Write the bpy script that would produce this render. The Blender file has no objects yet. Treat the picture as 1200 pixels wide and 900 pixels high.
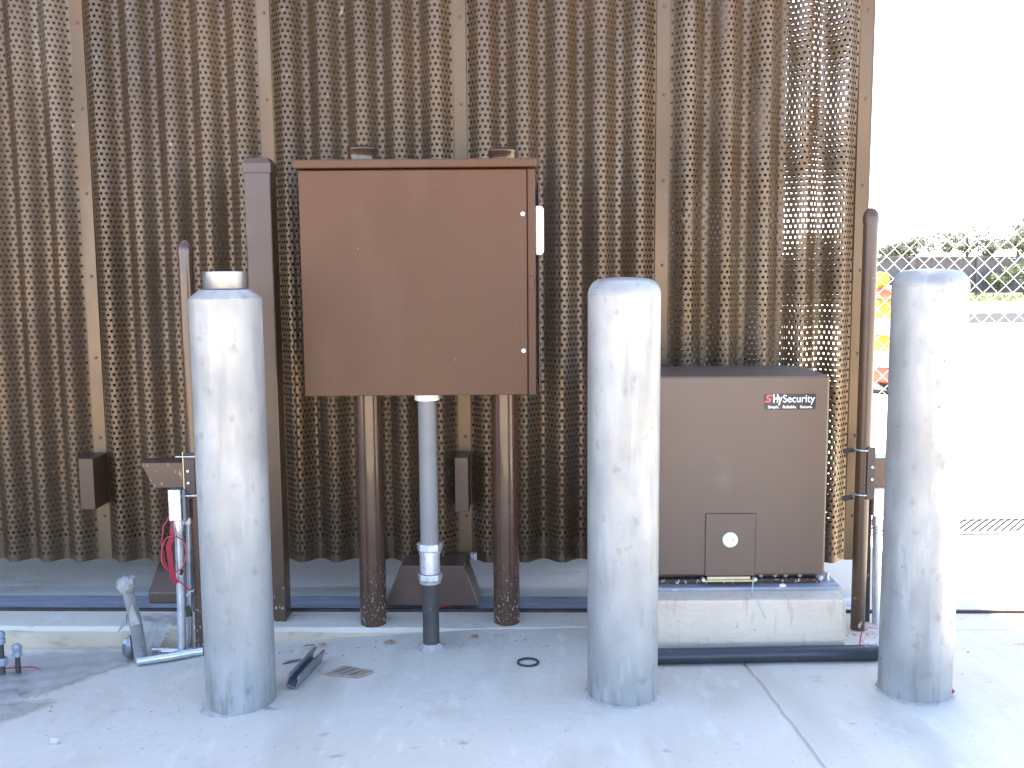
import bpy, bmesh, math, random
from mathutils import Vector, Matrix
random.seed(7)
S = bpy.context.scene
COL = S.collection
R = math.radians

# ------------------------------------------------------------------ camera
PITCH, ROLL, EYE = R(6.6), R(0.45), 1.015
cd = bpy.data.cameras.new('camera')
cd.sensor_fit = 'HORIZONTAL'; cd.sensor_width = 36.0; cd.lens = 36.0 * 1167 / 1200
cd.clip_start = 0.02; cd.clip_end = 2000
cam = bpy.data.objects.new('camera', cd); COL.objects.link(cam)
fw = Vector((0, math.cos(PITCH), -math.sin(PITCH)))
u0 = Vector((0, math.sin(PITCH), math.cos(PITCH))); r0 = Vector((1, 0, 0))
rr = r0 * math.cos(ROLL) - u0 * math.sin(ROLL)
uu = r0 * math.sin(ROLL) + u0 * math.cos(ROLL)
m = Matrix.Identity(4)
for i in range(3):
    m[i][0] = rr[i]; m[i][1] = uu[i]; m[i][2] = -fw[i]
m[2][3] = EYE
cam.matrix_world = m
S.camera = cam

# ------------------------------------------------------------------ sky, sun, exposure
SUN_EL, SUN_AZ = R(58), math.atan2(-0.13, 1.0)      # ahead of the camera, a little to the left
w = bpy.data.worlds.new('World'); S.world = w; w.use_nodes = True
nt = w.node_tree
sky = nt.nodes.new('ShaderNodeTexSky'); sky.sky_type = 'NISHITA'; sky.sun_disc = False
sky.sun_elevation = SUN_EL; sky.sun_rotation = SUN_AZ
sky.air_density = 0.5; sky.dust_density = 0.9; sky.ozone_density = 0.0
nt.links.new(sky.outputs[0], nt.nodes['Background'].inputs[0])
nt.nodes['Background'].inputs[1].default_value = 0.15
sl = bpy.data.lights.new('sun', 'SUN'); sl.energy = 5.0; sl.angle = R(0.5); sl.color = (1, 0.92, 0.79)
so = bpy.data.objects.new('sun', sl); COL.objects.link(so)
tosun = Vector((math.sin(SUN_AZ) * math.cos(SUN_EL), math.cos(SUN_AZ) * math.cos(SUN_EL), math.sin(SUN_EL)))
so.rotation_euler = tosun.to_track_quat('Z', 'Y').to_euler(); so.location = tosun * 60
vs = S.view_settings
vs.view_transform = 'Standard'; vs.look = 'None'; vs.gamma = 1; vs.use_curve_mapping = False
vs.exposure = 3.15

# ------------------------------------------------------------------ materials
def mat(name, c1, c2=None, scale=8, rough=0.5, metal=0.0, bump=0.0, bscale=None, stretch=(1, 1, 1), layers=(),
        rvar=0.0, detail=6, coat=0.0, alpha=None, trans=0.0, objrand=False):
    """two-tone noise colour + bump; layers = (colour, scale, threshold, softness, stretch, zmax) patches of wear"""
    mt = bpy.data.materials.new(name); mt.use_nodes = True
    n = mt.node_tree.nodes; l = mt.node_tree.links; b = n['Principled BSDF']
    tc = n.new('ShaderNodeTexCoord')
    def noise(sc, st, det=6, off=0.0):
        mp = n.new('ShaderNodeMapping'); mp.inputs['Scale'].default_value = st; mp.inputs['Location'].default_value = (off, off * .7, off * 1.3)
        if objrand:
            oi = n.new('ShaderNodeObjectInfo'); vm = n.new('ShaderNodeVectorMath'); vm.operation = 'ADD'
            cx = n.new('ShaderNodeCombineXYZ'); mu = n.new('ShaderNodeMath'); mu.operation = 'MULTIPLY'; mu.inputs[1].default_value = 40
            l.new(oi.outputs['Random'], mu.inputs[0]); l.new(mu.outputs[0], cx.inputs[0]); l.new(mu.outputs[0], cx.inputs[2])
            l.new(tc.outputs['Object'], vm.inputs[0]); l.new(cx.outputs[0], vm.inputs[1]); l.new(vm.outputs[0], mp.inputs[0])
        else: l.new(tc.outputs['Object'], mp.inputs[0])
        t = n.new('ShaderNodeTexNoise'); t.inputs['Scale'].default_value = sc; t.inputs['Detail'].default_value = det
        l.new(mp.outputs[0], t.inputs['Vector']); return t.outputs['Fac']
    def ramp(fac, lo, hi):
        r = n.new('ShaderNodeMapRange'); r.inputs[1].default_value = lo; r.inputs[2].default_value = hi
        l.new(fac, r.inputs[0]); return r.outputs[0]
    def mix(fac, a, bb):
        x = n.new('ShaderNodeMix'); x.data_type = 'RGBA'
        l.new(fac, x.inputs[0])
        for sock, v in ((x.inputs[6], a), (x.inputs[7], bb)):
            if isinstance(v, tuple): sock.default_value = (*v, 1)
            else: l.new(v, sock)
        return x.outputs[2]
    col = c1
    if c2: col = mix(ramp(noise(scale, stretch, detail), .34, .66), c1, c2)
    for k, (lc, ls, lt, lsoft, lst, zmax) in enumerate(layers):
        fac = ramp(noise(ls, lst, 5, 3.1 * k + 1.7), lt, lt + lsoft)
        if zmax is not None:
            sp = n.new('ShaderNodeSeparateXYZ'); l.new(tc.outputs['Object'], sp.inputs[0])
            mr = n.new('ShaderNodeMapRange'); mr.inputs[1].default_value = zmax; mr.inputs[2].default_value = 0.0
            l.new(sp.outputs[2], mr.inputs[0])
            mm = n.new('ShaderNodeMath'); mm.operation = 'MULTIPLY'; l.new(fac, mm.inputs[0]); l.new(mr.outputs[0], mm.inputs[1]); fac = mm.outputs[0]
        col = mix(fac, col, lc)
    if isinstance(col, tuple): b.inputs['Base Color'].default_value = (*col, 1)
    else: l.new(col, b.inputs['Base Color'])
    b.inputs['Metallic'].default_value = metal; b.inputs['Roughness'].default_value = rough
    b.inputs['Coat Weight'].default_value = coat
    if trans: b.inputs['Transmission Weight'].default_value = trans
    if alpha is not None: b.inputs['Alpha'].default_value = alpha
    if rvar:
        mr = n.new('ShaderNodeMapRange'); mr.inputs[3].default_value = rough - rvar; mr.inputs[4].default_value = rough + rvar
        l.new(ramp(noise(scale * 2.3, stretch, 5, 9.0), .3, .7), mr.inputs[0]); l.new(mr.outputs[0], b.inputs['Roughness'])
    if bump:
        bp = n.new('ShaderNodeBump'); bp.inputs['Strength'].default_value = 1.0; bp.inputs['Distance'].default_value = bump
        l.new(noise(bscale or scale * 4, stretch, 8, 5.0), bp.inputs['Height']); l.new(bp.outputs[0], b.inputs['Normal'])
    return mt
M = {}
one = (1, 1, 1)
M['concrete'] = mat('concrete', (.535, .490, .395), (.61, .565, .465), 1.6, .85, bump=.0020, bscale=34, detail=12, layers=(
    ((.475, .43, .34), 4.5, .54, .2, (1, .5, 1), None), ((.38, .34, .275), 60, .66, .1, one, None), ((.66, .615, .52), 12, .57, .2, (1.8, .6, 1), None),
    ((.30, .26, .205), 150, .70, .05, one, None), ((.455, .41, .325), 2.6, .56, .2, (1.6, .4, 1), None), ((.50, .455, .365), 28, .60, .2, (1.5, .9, 1), None), ((.32, .28, .22), 7, .68, .06, (1, 1.6, 1), None)))
M['grime'] = mat('dirty_grout', (.30, .275, .245), (.42, .395, .36), 30, .9, bump=.003, bscale=60, layers=(((.20, .175, .15), 60, .6, .1, one, None),))
M['slab'] = mat('slab_concrete', (.55, .495, .39), (.62, .565, .455), 2.0, .85, bump=.0022, bscale=45, detail=12, layers=(
    ((.46, .39, .285), 7, .56, .2, (.5, 1, 2), None), ((.35, .29, .215), 55, .65, .1, one, None), ((.64, .595, .50), 16, .6, .15, one, None)))
M['curbface'] = mat('warm_lit_curb_face', (.47, .375, .255), (.54, .44, .31), 5, .9, bump=.003, bscale=45, layers=(((.36, .28, .19), 14, .57, .15, (1, 1, 2), None), ((.58, .50, .39), 9, .6, .2, (.6, 1, 2), None)))  # beige of warm bounce light put into the curb front colour
M['pad'] = mat('pad_concrete', (.60, .495, .365), (.66, .555, .42), 6, .88, bump=.0028, bscale=50, detail=10, stretch=(1, 1, 1.5), layers=(
    ((.50, .41, .30), 22, .58, .12, (3, 1, .35), None), ((.35, .275, .20), 75, .66, .08, (1, 1, .5), None), ((.68, .615, .51), 9, .60, .2, (.6, 1, 2.5), None)))
M['gate'] = mat('bronze_gate_paint', (.090, .056, .028), (.128, .081, .041), 2.2, .38, .45, rvar=.07, objrand=True, layers=(((.175, .130, .083), 3.0, .54, .25, (1, 1, .35), None), ((.075, .049, .029), 1.7, .55, .2, (2, 1, .3), None), ((.23, .19, .145), 40, .68, .1, (1, 1, .4), None)))
M['backing'] = mat('dark_backing_sheet', (.065, .048, .042), (.095, .070, .060), 5, .6, stretch=(1, 1, .3))
M['gatein'] = mat('bronze_frame_paint', (.10, .07, .05), (.13, .09, .062), 4, .5, .2)
M['brown'] = mat('brown_enamel', (.078, .034, .0135), (.088, .039, .0165), 3.0, .50, bump=.0003, bscale=900, layers=(((.110, .056, .031), 4, .60, .25, (1, 1, .4), None), ((.072, .030, .0125), 5, .62, .2, (.6, 1, 1), None), ((.22, .17, .13), 90, .745, .03, one, None)))
M['brown'].node_tree.nodes['Principled BSDF'].inputs['Specular IOR Level'].default_value = .32
M['operator'] = mat('taupe_enamel', (.116, .075, .049), (.128, .083, .055), 2.6, .42, bump=.0003, bscale=900, layers=(((.115, .08, .062), 8, .63, .14, (1.5, 1, .3), None), ((.20, .15, .12), 5, .62, .25, one, None)))
M['post'] = mat('brown_gloss_paint', (.060, .029, .015), (.073, .037, .020), 6, .24, coat=.35, rvar=.05, layers=(
    ((.55, .52, .48), 150, .62, .03, (1, 1, .6), .20), ((.50, .46, .42), 60, .70, .03, (1, 1, .7), .10), ((.40, .34, .29), 190, .735, .02, one, None)))
M['housing'] = mat('brown_housing_paint', (.085, .048, .033), (.098, .057, .039), 6, .34, layers=(((.40, .34, .29), 170, .73, .02, one, None), ((.12, .08, .06), 9, .6, .2, one, None)))
M['postdull'] = mat('brown_satin_paint', (.066, .034, .017), (.080, .043, .022), 6, .36, coat=.08, rvar=.05, layers=(
    ((.55, .52, .48), 80, .62, .04, (1, 1, .5), .14), ((.45, .40, .34), 150, .73, .02, one, None)))
M['galv'] = mat('galvanised_steel', (.265, .265, .248), (.355, .355, .333), 9, .46, .28, bump=.0012, bscale=14, rvar=.12, stretch=(1.2, 1.2, .7), objrand=True, layers=(
    ((.225, .225, .212), 10, .55, .2, (2.2, 2.2, .2), None), ((.42, .42, .397), 14, .58, .2, (1.8, 1.8, .25), None), ((.215, .215, .204), 26, .60, .16, (1.5, 1.5, 1), None),
    ((.215, .195, .165), 20, .69, .12, (1.4, 1.4, .8), None), ((.16, .142, .118), 18, .50, .25, (2.6, 2.6, .6), .14), ((.085, .073, .06), 60, .73, .03, (1, 1, .6), None)))
M['zinc'] = mat('zinc_steel', (.58, .59, .60), (.70, .71, .72), 20, .32, .75, rvar=.1)
M['alu'] = mat('brushed_aluminium', (.24, .245, .26), (.29, .295, .31), 40, .34, .75, stretch=(1, 1, .1))
M['greysteel'] = mat('grey_strut_steel', (.20, .215, .22), (.29, .30, .31), 30, .45, .5, rvar=.1)
M['plate'] = mat('steel_plate', (.27, .285, .31), (.37, .385, .41), 9, .5, .25, rvar=.1, stretch=(.5, 3, 1), layers=(((.50, .50, .50), 30, .60, .1, (1, 3, 1), None), ((.18, .19, .21), 12, .6, .1, (.4, 4, 1), None)))
M['gratebase'] = mat('grate_channel', (.10, .10, .10), (.12, .12, .12), 10, .9)
M['grate'] = mat('grate_bar_steel', (.07, .07, .073), (.085, .085, .088), 10, .85)
M['dark'] = mat('dark_iron', (.030, .024, .022), (.055, .04, .034), 25, .6, .3)
M['darkbr'] = mat('dark_brown_bracket', (.045, .028, .024), (.06, .04, .032), 20, .45)
M['pvc'] = mat('grey_pvc', (.165, .163, .158), (.195, .193, .187), 12, .46, layers=(((.25, .24, .23), 18, .66, .1, (1, 1, .3), None),))
M['black'] = mat('black_poly_pipe', (.022, .025, .032), (.035, .038, .046), 8, .38, layers=(((.20, .19, .18), 30, .65, .08, (.6, 1, 1), None), ((.38, .37, .36), 90, .72, .03, one, None)))
M['rusty'] = mat('old_black_conduit', (.040, .037, .034), (.075, .068, .06), 25, .6, .2, layers=(((.36, .34, .31), 60, .64, .06, (1, 1, .3), None),), stretch=(1, 1, .3))
M['white'] = mat('white_plastic', (.78, .78, .77), None, rough=.4)
M['red'] = mat('red_wire', (.42, .035, .06), None, rough=.45)
M['redmetal'] = mat('red_wheel_paint', (.32, .02, .02), (.25, .02, .02), 20, .45)
M['teal'] = mat('pale_green_wire', (.40, .52, .50), None, rough=.4)
M['brass'] = mat('yellow_zinc', (.62, .52, .26), (.70, .60, .42), 40, .35, .6)
M['label'] = mat('label_black', (.018, .014, .018), None, rough=.35)
M['labelred'] = mat('label_red', (.62, .11, .10), None, rough=.4)
M['labelwhite'] = mat('label_white', (.80, .80, .80), None, rough=.4)
M['cardboard'] = mat('cardboard', (.29, .22, .16), (.34, .265, .20), 40, .8, stretch=(1, 6, 1))
M['film'] = mat('dusty_plastic_film', (.40, .39, .36), (.52, .50, .46), 9, .3, alpha=.5, bump=.004, bscale=22)
M['oldgrey'] = mat('weathered_grey_conduit', (.19, .185, .17), (.27, .26, .24), 18, .7, layers=(((.10, .095, .09), 50, .62, .08, (1, 1, .5), None),))
M['paper'] = mat('cement_paper', (.24, .225, .20), (.34, .32, .29), 25, .8, bump=.003, bscale=60)
M['leaf'] = mat('dry_leaf', (.34, .13, .07), (.42, .24, .12), 60, .7)
M['bits'] = mat('gravel_bits', (.16, .12, .10), (.40, .36, .32), 14, .85)
M['stone'] = mat('pale_stone', (.50, .46, .42), (.58, .55, .52), 60, .8)
M['bluecap'] = mat('grey_blue_bolt', (.24, .28, .31), (.33, .37, .40), 40, .5, .3)
M['wall'] = mat('dark_building_wall', (.060, .048, .040), (.075, .06, .05), 1.2, .7, stretch=(1, 1, .3))
M['coping'] = mat('metal_coping', (.09, .075, .065), (.11, .09, .08), 4, .5)
M['bounce_tan'] = mat('tan_bounce_ground', (.42, .33, .235), (.50, .41, .30), 1.5, .95, bump=.006, bscale=30, detail=10)
M['asphalt'] = mat('asphalt', (.032, .033, .036), (.042, .042, .045), 3, 1.0, bump=.003, bscale=90)
M['asphalt'].node_tree.nodes['Principled BSDF'].inputs['Specular IOR Level'].default_value = .05
M['walk'] = mat('far_concrete', (.50, .49, .47), (.56, .55, .53), 1, .85)
M['grassbase'] = mat('grass_ground', (.15, .15, .07), (.21, .20, .11), .8, .95)
M['grass'] = mat('grass_blades', (.15, .16, .07), (.24, .235, .12), .7, .9)
M['foliage'] = mat('tree_leaves', (.10, .115, .085), (.14, .15, .115), .9, .7)
M['foliage2'] = mat('shrub_leaves', (.06, .10, .03), (.13, .15, .05), 1.4, .7)
M['bark'] = mat('bark', (.09, .07, .05), (.13, .10, .08), 12, .9, bump=.01, stretch=(1, 1, .2))
M['boards'] = mat('brown_boards', (.14, .12, .112), (.18, .155, .14), 3, .8, stretch=(4, 4, .4))
M['orange'] = mat('safety_orange', (.88, .40, .07), (.85, .36, .06), 6, .5)
M['reflwhite'] = mat('reflective_white', (.82, .82, .80), None, rough=.4)
M['amber'] = mat('amber_lens', (.80, .40, .02), None, rough=.2)
M['redband'] = mat('red_orange_band', (.75, .17, .12), None, rough=.5)
M['rubber'] = mat('black_rubber', (.03, .03, .032), None, rough=.8)

def translucent(mt, colr, fac):
    n = mt.node_tree.nodes; l = mt.node_tree.links; out = n['Material Output']; b = n['Principled BSDF']
    t = n.new('ShaderNodeBsdfTranslucent'); t.inputs[0].default_value = (*colr, 1)
    mx = n.new('ShaderNodeMixShader'); mx.inputs[0].default_value = fac
    l.new(b.outputs[0], mx.inputs[1]); l.new(t.outputs[0], mx.inputs[2]); l.new(mx.outputs[0], out.inputs[0])
translucent(M['foliage'], (.17, .19, .13), .45); translucent(M['foliage2'], (.16, .20, .07), .4); translucent(M['grass'], (.22, .23, .12), .3)
# ------------------------------------------------------------------ mesh helpers
ORG = {}
class MB:
    def __init__(s): s.v = []; s.f = []
    def add(s, vs_, fs):
        o = len(s.v); s.v += [tuple(p) for p in vs_]; s.f += [tuple(i + o for i in f) for f in fs]; return s
    def box(s, x0, x1, y0, y1, z0, z1):
        return s.add([(x0, y0, z0), (x1, y0, z0), (x1, y1, z0), (x0, y1, z0), (x0, y0, z1), (x1, y0, z1), (x1, y1, z1), (x0, y1, z1)],
                     [(0, 3, 2, 1), (4, 5, 6, 7), (0, 1, 5, 4), (1, 2, 6, 5), (2, 3, 7, 6), (3, 0, 4, 7)])
    def lathe(s, cx, cy, prof, n=32, bot=True, top=True):
        """rings of (radius, z) about a vertical axis"""
        o = len(s.v)
        for r, z in prof:
            for k in range(n):
                a = 2 * math.pi * k / n; s.v.append((cx + r * math.cos(a), cy + r * math.sin(a), z))
        for j in range(len(prof) - 1):
            for k in range(n):
                k2 = (k + 1) % n; s.f.append((o + j * n + k, o + j * n + k2, o + (j + 1) * n + k2, o + (j + 1) * n + k))
        if bot: s.f.append(tuple(o + k for k in reversed(range(n))))
        if top: s.f.append(tuple(o + (len(prof) - 1) * n + k for k in range(n)))
        return s
    def tube(s, pts, r, n=8, cap=True):
        pts = [Vector(p) for p in pts]; o = len(s.v); m_ = len(pts)
        rs = r if isinstance(r, (list, tuple)) else [r] * m_
        t0 = (pts[1] - pts[0]).normalized()
        up = Vector((0, 0, 1)) if abs(t0.z) < .9 else Vector((1, 0, 0))
        a = t0.cross(up).normalized()
        for i, p in enumerate(pts):
            t = (pts[min(i + 1, m_ - 1)] - pts[max(i - 1, 0)]).normalized()
            a = (a - t * a.dot(t)).normalized(); b = t.cross(a)
            for k in range(n):
                q = 2 * math.pi * k / n; s.v.append(tuple(p + (a * math.cos(q) + b * math.sin(q)) * rs[i]))
        for i in range(m_ - 1):
            for k in range(n):
                k2 = (k + 1) % n; s.f.append((o + i * n + k, o + (i + 1) * n + k, o + (i + 1) * n + k2, o + i * n + k2))
        if cap:
            s.f.append(tuple(o + k for k in range(n))); s.f.append(tuple(o + (m_ - 1) * n + k for k in reversed(range(n))))
        return s
    def prism(s, poly, axis, a, b):
        """extrude a polygon along axis: 'y' poly=(x,z); 'x' poly=(y,z); 'z' poly=(x,y)"""
        f = {'y': lambda p, t: (p[0], t, p[1]), 'x': lambda p, t: (t, p[0], p[1]), 'z': lambda p, t: (p[0], p[1], t)}[axis]
        n = len(poly); vs_ = [f(p, a) for p in poly] + [f(p, b) for p in poly]
        return s.add(vs_, [tuple(range(n)), tuple(range(2 * n - 1, n - 1, -1))] + [(i, i + n, (i + 1) % n + n, (i + 1) % n) for i in range(n)])
    def mesh(s, name, mt, org=(0, 0, 0), smooth=None, fixn=True):
        me = bpy.data.meshes.new(name)
        me.from_pydata([(x - org[0], y - org[1], z - org[2]) for x, y, z in s.v], [], s.f)
        if fixn:
            bm = bmesh.new(); bm.from_mesh(me); bmesh.ops.recalc_face_normals(bm, faces=bm.faces); bm.to_mesh(me); bm.free()
        if smooth:
            me.shade_smooth(); me.set_sharp_from_angle(angle=R(smooth))
        me.materials.append(M[mt]); me.update()
        return me
    def part(s, name, mt, parent, smooth=None, bevel=0, fixn=True):
        org = ORG.get(parent.name, (0, 0, 0))
        o = bpy.data.objects.new(name, s.mesh(name, mt, org, smooth, fixn)); COL.objects.link(o); o.parent = parent
        ORG[o.name] = org; bev(o, bevel); return o
    def thing(s, name, mt, label, cat, org, group=None, smooth=None, bevel=0, kind=None, fixn=True):
        o = bpy.data.objects.new(name, s.mesh(name, mt, org, smooth, fixn)); COL.objects.link(o); o.location = org
        ORG[o.name] = org; bev(o, bevel); tag(o, label, cat, group, kind); return o
def bev(o, wdt, seg=2):
    if wdt:
        b = o.modifiers.new('bevel', 'BEVEL'); b.width = wdt; b.segments = seg; b.limit_method = 'ANGLE'; b.angle_limit = R(40)
def tag(o, label=None, cat=None, group=None, kind=None):
    if label: o['label'] = label
    if cat: o['category'] = cat
    if group: o['group'] = group
    if kind: o['kind'] = kind
    return o
def root(name, org, label, cat, group=None):
    o = bpy.data.objects.new(name, None); o.empty_display_size = .05; COL.objects.link(o); o.location = org; ORG[o.name] = tuple(org)
    return tag(o, label, cat, group)
def linked(src, name, parent, loc, scale=(1, 1, 1)):
    o = bpy.data.objects.new(name, src); COL.objects.link(o); o.parent = parent; o.location = loc; o.scale = scale; return o

YAW = math.atan(-0.03)
# ================================================================== the ground
def frange(a, b, st):
    n = max(1, round((b - a) / st)); return [a + (b - a) * i / n for i in range(n)]
def ground_z(x, y):
    pts = [(-9, -.02), (-4, -.05), (-1.5, -.067), (-.95, -.066), (-.72, -.045), (-.45, -.024), (-.12, -.004), (0, -.004), (99, -.004)]
    g = -.004
    for (xa, za), (xb, zb) in zip(pts, pts[1:]):
        if xa <= x <= xb: g = za + (zb - za) * (x - xa) / (xb - xa)
    if x < -9: g = -.02
    if y < -2: g = -.02 + (g + .02) * max(0, 1 - (-2 - y) / 6)
    if y > 2.9: g = -.02 + (g + .02) * max(0, 1 - (y - 2.9) / .3)
    if y > 3.25: g = -.02 + .016 * min(1, (y - 3.25) / .12)
    return g
xs = [-400, -120, -40, -16] + frange(-9, -2, .5) + frange(-2, .56, .045) + frange(.56, .59, .03) + [.596, .599, .603, .606] + frange(.64, 2, .08) + frange(2, 9, .7) + [9, 16, 40, 120, 400]
ys = [-400, -120, -40, -14, -8, -5, -3, -2, -1] + frange(-.5, 1.6, .2) + frange(1.6, 2.9, .045) + frange(2.9, 3.6, .06) + [3.7, 4.2, 5, 7, 10, 15, 25, 40, 120, 400]
rng = random.Random(3)
wig = {y: rng.uniform(-.003, .003) for y in ys}
g = MB()
for y in ys:
    for x in xs:
        z = ground_z(x, y); xx = x
        if .59 < x < .61 and -3 < y < 2.5:
            xx = x + (2.42 - y) * .065 + wig[y]
            if .597 < x < .605: z -= .005
        elif .55 < x < .7 and -3 < y < 2.5: xx = x + (2.42 - y) * .065
        if abs(x) < 2 and .8 < y < 2.7: z += rng.uniform(-.0006, .0006)
        g.v.append((xx, y, z))
nx = len(xs)
for j in range(len(ys) - 1):
    for i in range(nx - 1):
        a = j * nx + i; g.f.append((a, a + 1, a + nx + 1, a + nx))
go = bpy.data.objects.new('concrete_ground', g.mesh('concrete_ground', 'concrete', smooth=50)); COL.objects.link(go); tag(go, kind='structure')

# raised strip of concrete that carries the gate track: worn, wavy front arris
def slab_obj():
    sb = MB(); n = 260; x0, x1 = -9.0, 9.0; rg = random.Random(5)
    rows = []
    for i in range(n + 1):
        x = x0 + (x1 - x0) * i / n
        d = rg.uniform(-.004, .004) + .006 * math.sin(x * 4.1) + .004 * math.sin(x * 11)
        rows.append([(x, 2.730 + d, -.12), (x, 2.730 + d * 1.2, -.012 + rg.uniform(-.002, .002)), (x, 2.742 + d, -.002), (x, 2.765, .0), (x, 3.44, .0), (x, 3.44, -.12)])
    for r_ in rows: sb.v += r_
    for i in range(n):
        for k in range(5):
            a = i * 6 + k; sb.f.append((a, a + 6, a + 7, a + 1))
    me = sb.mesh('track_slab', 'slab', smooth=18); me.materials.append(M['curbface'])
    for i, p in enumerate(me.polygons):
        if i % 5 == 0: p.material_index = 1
    o = bpy.data.objects.new('track_slab', me); COL.objects.link(o); o.rotation_euler[2] = YAW; tag(o, kind='structure'); return o
slab_obj()

# far ground beyond the gate opening
def sheet(name, mt, x0, x1, y0, y1, z):
    o = bpy.data.objects.new(name, MB().box(x0, x1, y0, y1, z - .15, z).mesh(name, mt)); COL.objects.link(o); tag(o, kind='structure'); return o
sheet('bounce_ground', 'bounce_tan', -120, 120, -150, .75, .0)  # unseen tan ground behind the camera, added for warm bounce light
sheet('road', 'asphalt', -40, 140, 17.6, 21.1, .004)
sheet('pavement', 'walk', -40, 140, 21.1, 26.9, .012)
sheet('lawn', 'grassbase', -300, 300, 26.9, 390, .02)

# ================================================================== building that shades the yard
BX, BY = 1.193, 4.42
bd = root('building', (BX, BY, 0), 'dark brown building standing in shade behind the perforated gate', 'building')
bd.rotation_euler[2] = math.atan(.13)
BH = 5.3
MB().box(BX - 13, BX, BY, BY + 8, -.1, BH).part('wall', 'wall', bd)
MB().box(BX - 13.08, BX + .0, BY - .08, BY + 8.08, BH, BH + .18).part('roof_coping', 'coping', bd, bevel=.02)
rib_me = MB().box(-.02, .02, -.045, 0, 0, BH).mesh('wall_rib', 'wall')
for k in range(42): linked(rib_me, 'wall_rib', bd, (-.15 - .3 * k, 0, 0))

# unseen dark panels added behind the gate to darken the ground under it
sf = root('shade_panels', (-3, 3.55, 0), 'unseen dark panels added close behind the gate to shade the ground', 'fence'); sf.rotation_euler[2] = YAW
pan_me = MB().box(-.60, .60, 0, .02, .0, 2.45).mesh('shade_panel', 'wall')
for k in range(6): linked(pan_me, 'shade_panel', sf, (2.80 - 1.205 * k, 0, 0))
fpo_me = MB().box(-.03, .03, .021, .08, -.05, 2.47).mesh('fence_post', 'wall')  # uprights of the added shade panels
for k in range(7): linked(fpo_me, 'fence_post', sf, (3.37 - 1.205 * k, 0, 0))
# ================================================================== the sliding gate
GY = 3.02
gate = root('sliding_gate', (0, GY, 0), 'tall bronze sliding gate of corrugated perforated metal sheets', 'gate')
gate.rotation_euler[2] = YAW
BAT = [-2.40, -1.84, -1.283, -.725, -.147, .4504, 1.039]
AMP, NW, PW = .0225, 5, .546          # half depth of a wave, waves per sheet, sheet width
ZB, ZT = .118, 2.36
def panel_mesh(seed):
    # arc-length columns across the sheet
    K = 4000; xa = [PW * i / K for i in range(K + 1)]
    yw = lambda x: -AMP * (1 - math.cos(2 * math.pi * NW * x / PW))
    arc = [0]
    for i in range(K): arc.append(arc[-1] + math.hypot(xa[i + 1] - xa[i], yw(xa[i + 1]) - yw(xa[i])))
    NC = int(round(arc[-1] / .0083 / 2)) * 2 + 1
    cols = []; j = 0
    for c in range(NC + 1):
        t = arc[-1] * c / NC
        while j < K and arc[j] < t: j += 1
        cols.append(xa[j] - PW / 2)
    zs = [ZB, ZB + .024]
    NR = int((ZT - ZB - .05) / .01645)
    for r_ in range(NR): zs += [zs[-1] + .0076, zs[-1] + .01645]
    zs.append(ZT)
    rg = random.Random(seed)
    b = MB(); n = NC + 1
    for z in zs:
        for x in cols:
            b.v.append((x, yw(x + PW / 2) + .0015 * math.sin(z * 3.1 + x * 9 + seed) + .0010 * math.sin(z * 7.3 - x * 5), z))
    for j in range(len(zs) - 1):
        hole = 1 <= j < len(zs) - 2 and j % 2 == 1
        for i in range(NC):
            if hole and 1 <= i < NC - 1 and (i + (j - 1) // 2) % 2 == 1: continue
            a = j * n + i; b.f.append((a, a + 1, a + n + 1, a + n))
    return b.mesh('perforated_sheet', 'gate', smooth=80, fixn=False)
pm = [panel_mesh(1), panel_mesh(2)]
batten_me = MB().box(-.019, .019, -.0035, .0005, ZB - .002, ZT).mesh('batten', 'gate')
post_me = MB().box(-.024, .024, .004, .082, ZB + .004, ZT).mesh('frame_post', 'gatein')
back_me = MB().box(-.5, .5, 0, .003, ZB + .005, ZT - .003).mesh('backing_sheet', 'backing')
riv = MB().lathe(0, 0, [(.0048, 0), (.0044, .0016), (.0026, .0034), (.0008, .0042)], 10).mesh('rivet', 'gatein', smooth=60)
for i in range(len(BAT) - 1):
    cx = (BAT[i] + BAT[i + 1]) / 2; wd = BAT[i + 1] - BAT[i] - .030
    linked(pm[i % 2], 'perforated_sheet', gate, (cx, 0, 0), (wd / PW, 1, 1))
    if cx > .5: linked(pm[(i + 1) % 2], 'back_sheet', gate, (cx, .088, .006), (wd / PW, -1, 1))
    else: linked(back_me, 'backing_sheet', gate, (cx, .088, 0), (wd, 1, 1))
for i, bx in enumerate(BAT):
    bo = linked(batten_me, 'batten', gate, (bx, 0, 0))
    linked(post_me, 'frame_post', gate, (bx, 0, 0))
    bb = linked(batten_me, 'back_batten', gate, (bx, .090, 0))
    for k in range(9):
        z = .255 + .249 * k + (.02 if i % 2 else 0)
        ro = bpy.data.objects.new('rivet', riv); COL.objects.link(ro); ro.parent = bo; ro.location = (.003, -.0035, z); ro.rotation_euler[0] = R(90)
MB().box(BAT[0], BAT[-1], .004, .072, .1205, .185).part('bottom_rail', 'gatein', gate).location = (0, 0, 0)
MB().box(BAT[0], BAT[-1], .012, .072, ZT - .06, ZT - .003).part('top_rail', 'gatein', gate)
for ch in gate.children:                      # parts of the gate are written in the gate's own coordinates
    if ch.name.startswith(('bottom_rail', 'top_rail')): ch.data.transform(Matrix.Translation((0, GY, 0)))
MB().box(1.056, 1.0605, -.004, .092, ZB, ZT).part('end_flange', 'gate', gate).data.transform(Matrix.Translation((0, GY, 0)))
def gpart(b, *a, **k):
    o = b.part(*a, **k); o.data.transform(Matrix.Translation((0, GY, 0))); return o
gpart(MB().box(-1.306, -1.262, -.105, -.004, .300, .457), 'latch_pocket', 'postdull', gate, bevel=.002)
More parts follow.
